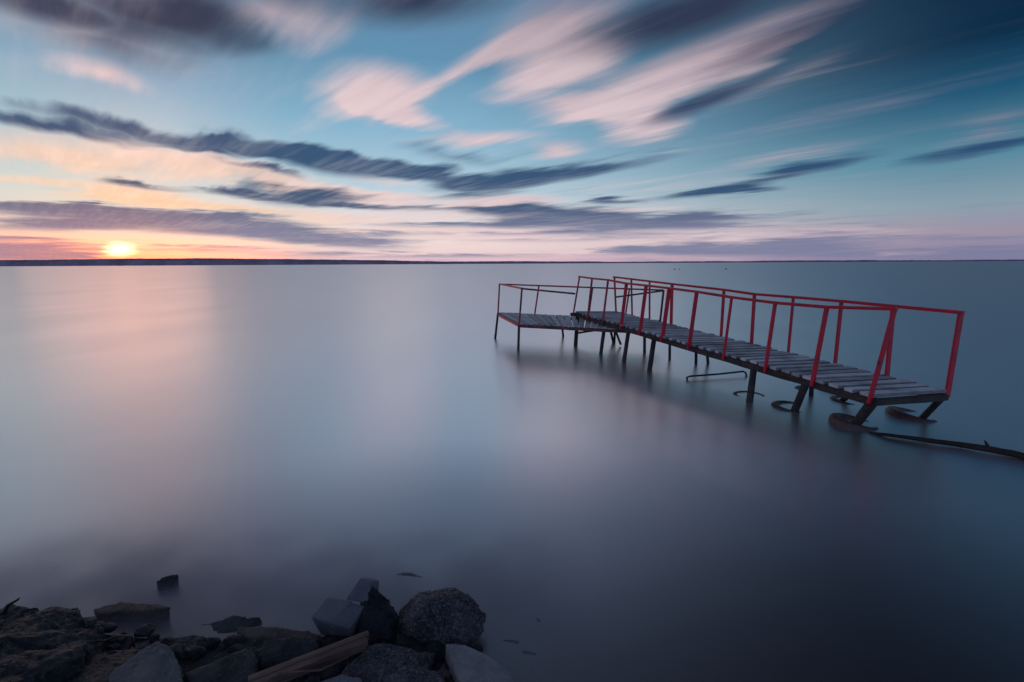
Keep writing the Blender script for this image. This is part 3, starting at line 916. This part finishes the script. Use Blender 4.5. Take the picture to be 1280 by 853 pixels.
rock_px('rock', [(478, 850, .13), (510, 832, .14), (548, 836, .12), (560, 862, .12), (500, 890, .13)], .22, M['pebbly'],
        'smaller pebbly rock at the bottom edge just left of the pale curved slab', grow=1.1, amp=.012, freq=10, seed=20)
rock_px('rock', [(392, 856, .15), (425, 842, .16), (452, 846, .16), (455, 880, .16), (390, 890, .16)], .1, M['concrete'],
        'smooth blue-grey stone cut off by the bottom edge below the plank', grow=1.0, amp=.003, seed=21)
rock_px('rock', [(556, 804, .14), (580, 806, .14), (610, 818, .125), (635, 838, .115), (655, 872, .10), (620, 900, .1), (585, 880, .12), (570, 830, .13)], .09, M['concrete_warm'],
        'pale flat slab with a curved outer edge at the bottom of the picture', cat='slab', grow=1.0, voxel=.006, amp=.003, seed=22)
rock_px('rock', [(556, 826, .06), (575, 822, .06), (585, 850, .05), (560, 880, .06), (535, 860, .06)], .18, M['brown_stone'],
        'small reddish stone under the pale curved slab', grow=1.1, amp=.008, seed=24)
for k, (pts, lab) in enumerate((
        ([(610, 824, -.03), (630, 798, .004), (650, 800, .006), (642, 828, -.03)], 'left one of two drowned narrow stones right of the pale slab'),
        ([(640, 840, -.03), (654, 812, .004), (672, 816, .004), (660, 848, -.03)], 'right one of two drowned narrow stones in the water beside the pale slab'),
        ([(668, 770, 0.01), (676, 772, 0.015), (688, 800, -0.028), (680, 804, -0.038)], 'faint drowned stone farthest right in the open water'),
        ([(492, 716, 0.007), (515, 715, 0.012), (532, 722, 0.002), (510, 726, -0.018)], 'faint drowned rock just under the surface beyond the pebbly boulder'))):
    rock_px('rock', pts, .2, M['rock_grey'], lab, grow=1.15, voxel=.008, amp=.004, seed=30 + k)

# loose stones filling the gaps of the pile
rnd = random.Random(5)
bm = bmesh.new()
for i in range(420):
    x = rnd.uniform(-2.2, .0); y = rnd.uniform(1.35, 1.74 - .05 * x)
    r_ = rnd.choice((.012, .018, .025, .035)) * rnd.uniform(.7, 1.4)
    ret = bmesh.ops.create_icosphere(bm, subdivisions=2, radius=1)
    q = Vector((rnd.uniform(0, 50), i, 0)); sx, sy, sz = rnd.uniform(.7, 1.4), rnd.uniform(.7, 1.2), rnd.uniform(.45, .8)
    for v in ret['verts']:
        k = 1 + .35 * noise.noise(v.co * 1.3 + q)
        v.co = Vector((v.co.x * sx * r_ * k + x, v.co.y * sy * r_ * k + y, v.co.z * sz * r_ * k + bed(x, y) + r_ * .3))
tag(obj('gravel', bm, M['rock_dark'], smooth=False), 'dark wet pebbles and rubble filling the gaps of the shore rocks', 'gravel', kind='stuff')

# plank of brown timber
bm = bmesh.new()
pa, pb = un(310, 856, .15), un(462, 797, .17)
ax = (pb - pa).normalized(); sd_ = Vector((ax.y, -ax.x, 0)).normalized()
for s_ in (-1, 1):
    bar(bm, pa + sd_ * s_ * .016, pb + sd_ * s_ * .016 - ax * (.01 if s_ > 0 else 0), .030, .024)
bar(bm, pa - Vector((0, 0, .020)), pb - Vector((0, 0, .020)) - ax * .015, .05, .022)
bmesh.ops.bevel(bm, geom=bm.edges[:], offset=.002, segments=1, affect='EDGES')
# turn grain along the plank
ang = math.atan2(ax.y, ax.x)
me_ = obj('timber_plank', bm, M['plank'], base=pa)
for v in me_.data.vertices:
    v.co = Matrix.Rotation(-ang, 3, 'Z') @ v.co
me_.rotation_euler = (0, 0, ang)
tag(me_, 'split brown timber plank lying across the shore rocks', 'plank')
bm = bmesh.new()
tube(bm, [un(325, 858, .17), un(350, 842, .19), un(400, 838, .16), un(435, 822, .17)], [.006, .005, .004, .002], 7, .2, 1)
tag(obj('twig', bm, M['plank'], base=un(325, 858, .1), smooth=True), 'thin crooked twig lying along the lower side of the brown plank', 'twig')
bm = bmesh.new()
tube(bm, [un(4, 768, .17), un(10, 757, .2), un(22, 750, .23), un(24, 748, .24)], [.009, .008, .005, .003], 7, .3, 6)
tag(obj('twig', bm, M['log'], base=un(4, 768, .1), smooth=True), 'short stick jutting up from the far left crag', 'twig')
bm = bmesh.new()
tube(bm, [un(118, 802, .13), un(133, 801, .15), un(146, 795, .18), un(165, 795, .18), un(168, 809, .12)], .004, 6)
tag(obj('bent_wire', bm, M['iron'], base=un(118, 802, .1), smooth=True), 'thin bent wire arching over the low black rock', 'wire')

# spray and lapping water averaged into a thin veil over the shallows
mm = bpy.data.materials.new('shore_mist'); mm.use_nodes = True
t = NT(mm.node_tree); t.n.clear()
o = t.new('ShaderNodeOutputMaterial'); pv = t.new('ShaderNodeVolumePrincipled')
pv.inputs['Color'].default_value = (.42, .45, .52, 1)
tc = t.new('ShaderNodeTexCoord').outputs['Object']
sx_ = t.new('ShaderNodeSeparateXYZ'); t.l.new(tc, sx_.inputs[0])
X_, Y_, Z_ = sx_.outputs
dz_ = t.mr(Z_, .0, .085, 1, 0)
# thickest along the edge of the rocks, thinning offshore and sideways
ed = t.m('MULTIPLY', t.mr(Y_, 1.62, 1.85, 0, 1), t.mr(Y_, 2.0, 2.9, 1, 0))
sd2 = t.m('MULTIPLY', t.mr(X_, -.05, .55, 1, 0), t.mr(X_, -3.4, -2.6, 0, 1))
nn_ = t.mr(t.noise(tc, 3.0, 3, .5), .35, .62, .25, 1)
t.l.new(t.m('MULTIPLY', t.m('MULTIPLY', t.m('MULTIPLY', dz_, ed), t.m('MULTIPLY', sd2, nn_)), 7.5), pv.inputs['Density'])
t.l.new(pv.outputs[0], o.inputs['Volume'])
bm = bmesh.new()
bmesh.ops.create_cube(bm, size=1)
for v in bm.verts:
    v.co = Vector((-1.2 + v.co.x * 4.4, 2.25 + v.co.y * 1.3, .045 + v.co.z * .084))
tag(obj('mist', bm, mm), 'thin misty veil of blurred wavelets over the shallows by the rocks', 'mist', kind='stuff')

# ------------------------------------------------------------------ render settings
SC.view_settings.view_transform = 'Standard'
SC.view_settings.look = 'None'
SC.view_settings.exposure = 0
SC.view_settings.gamma = 1
SC.view_settings.use_curve_mapping = False
SC.cycles.use_denoising = True
SC.cycles.volume_bounces = 1
SC.cycles.volume_step_rate = 1.0
SC.cycles.volume_max_steps = 64
SC.cycles.max_bounces = 6
SC.cycles.transparent_max_bounces = 8
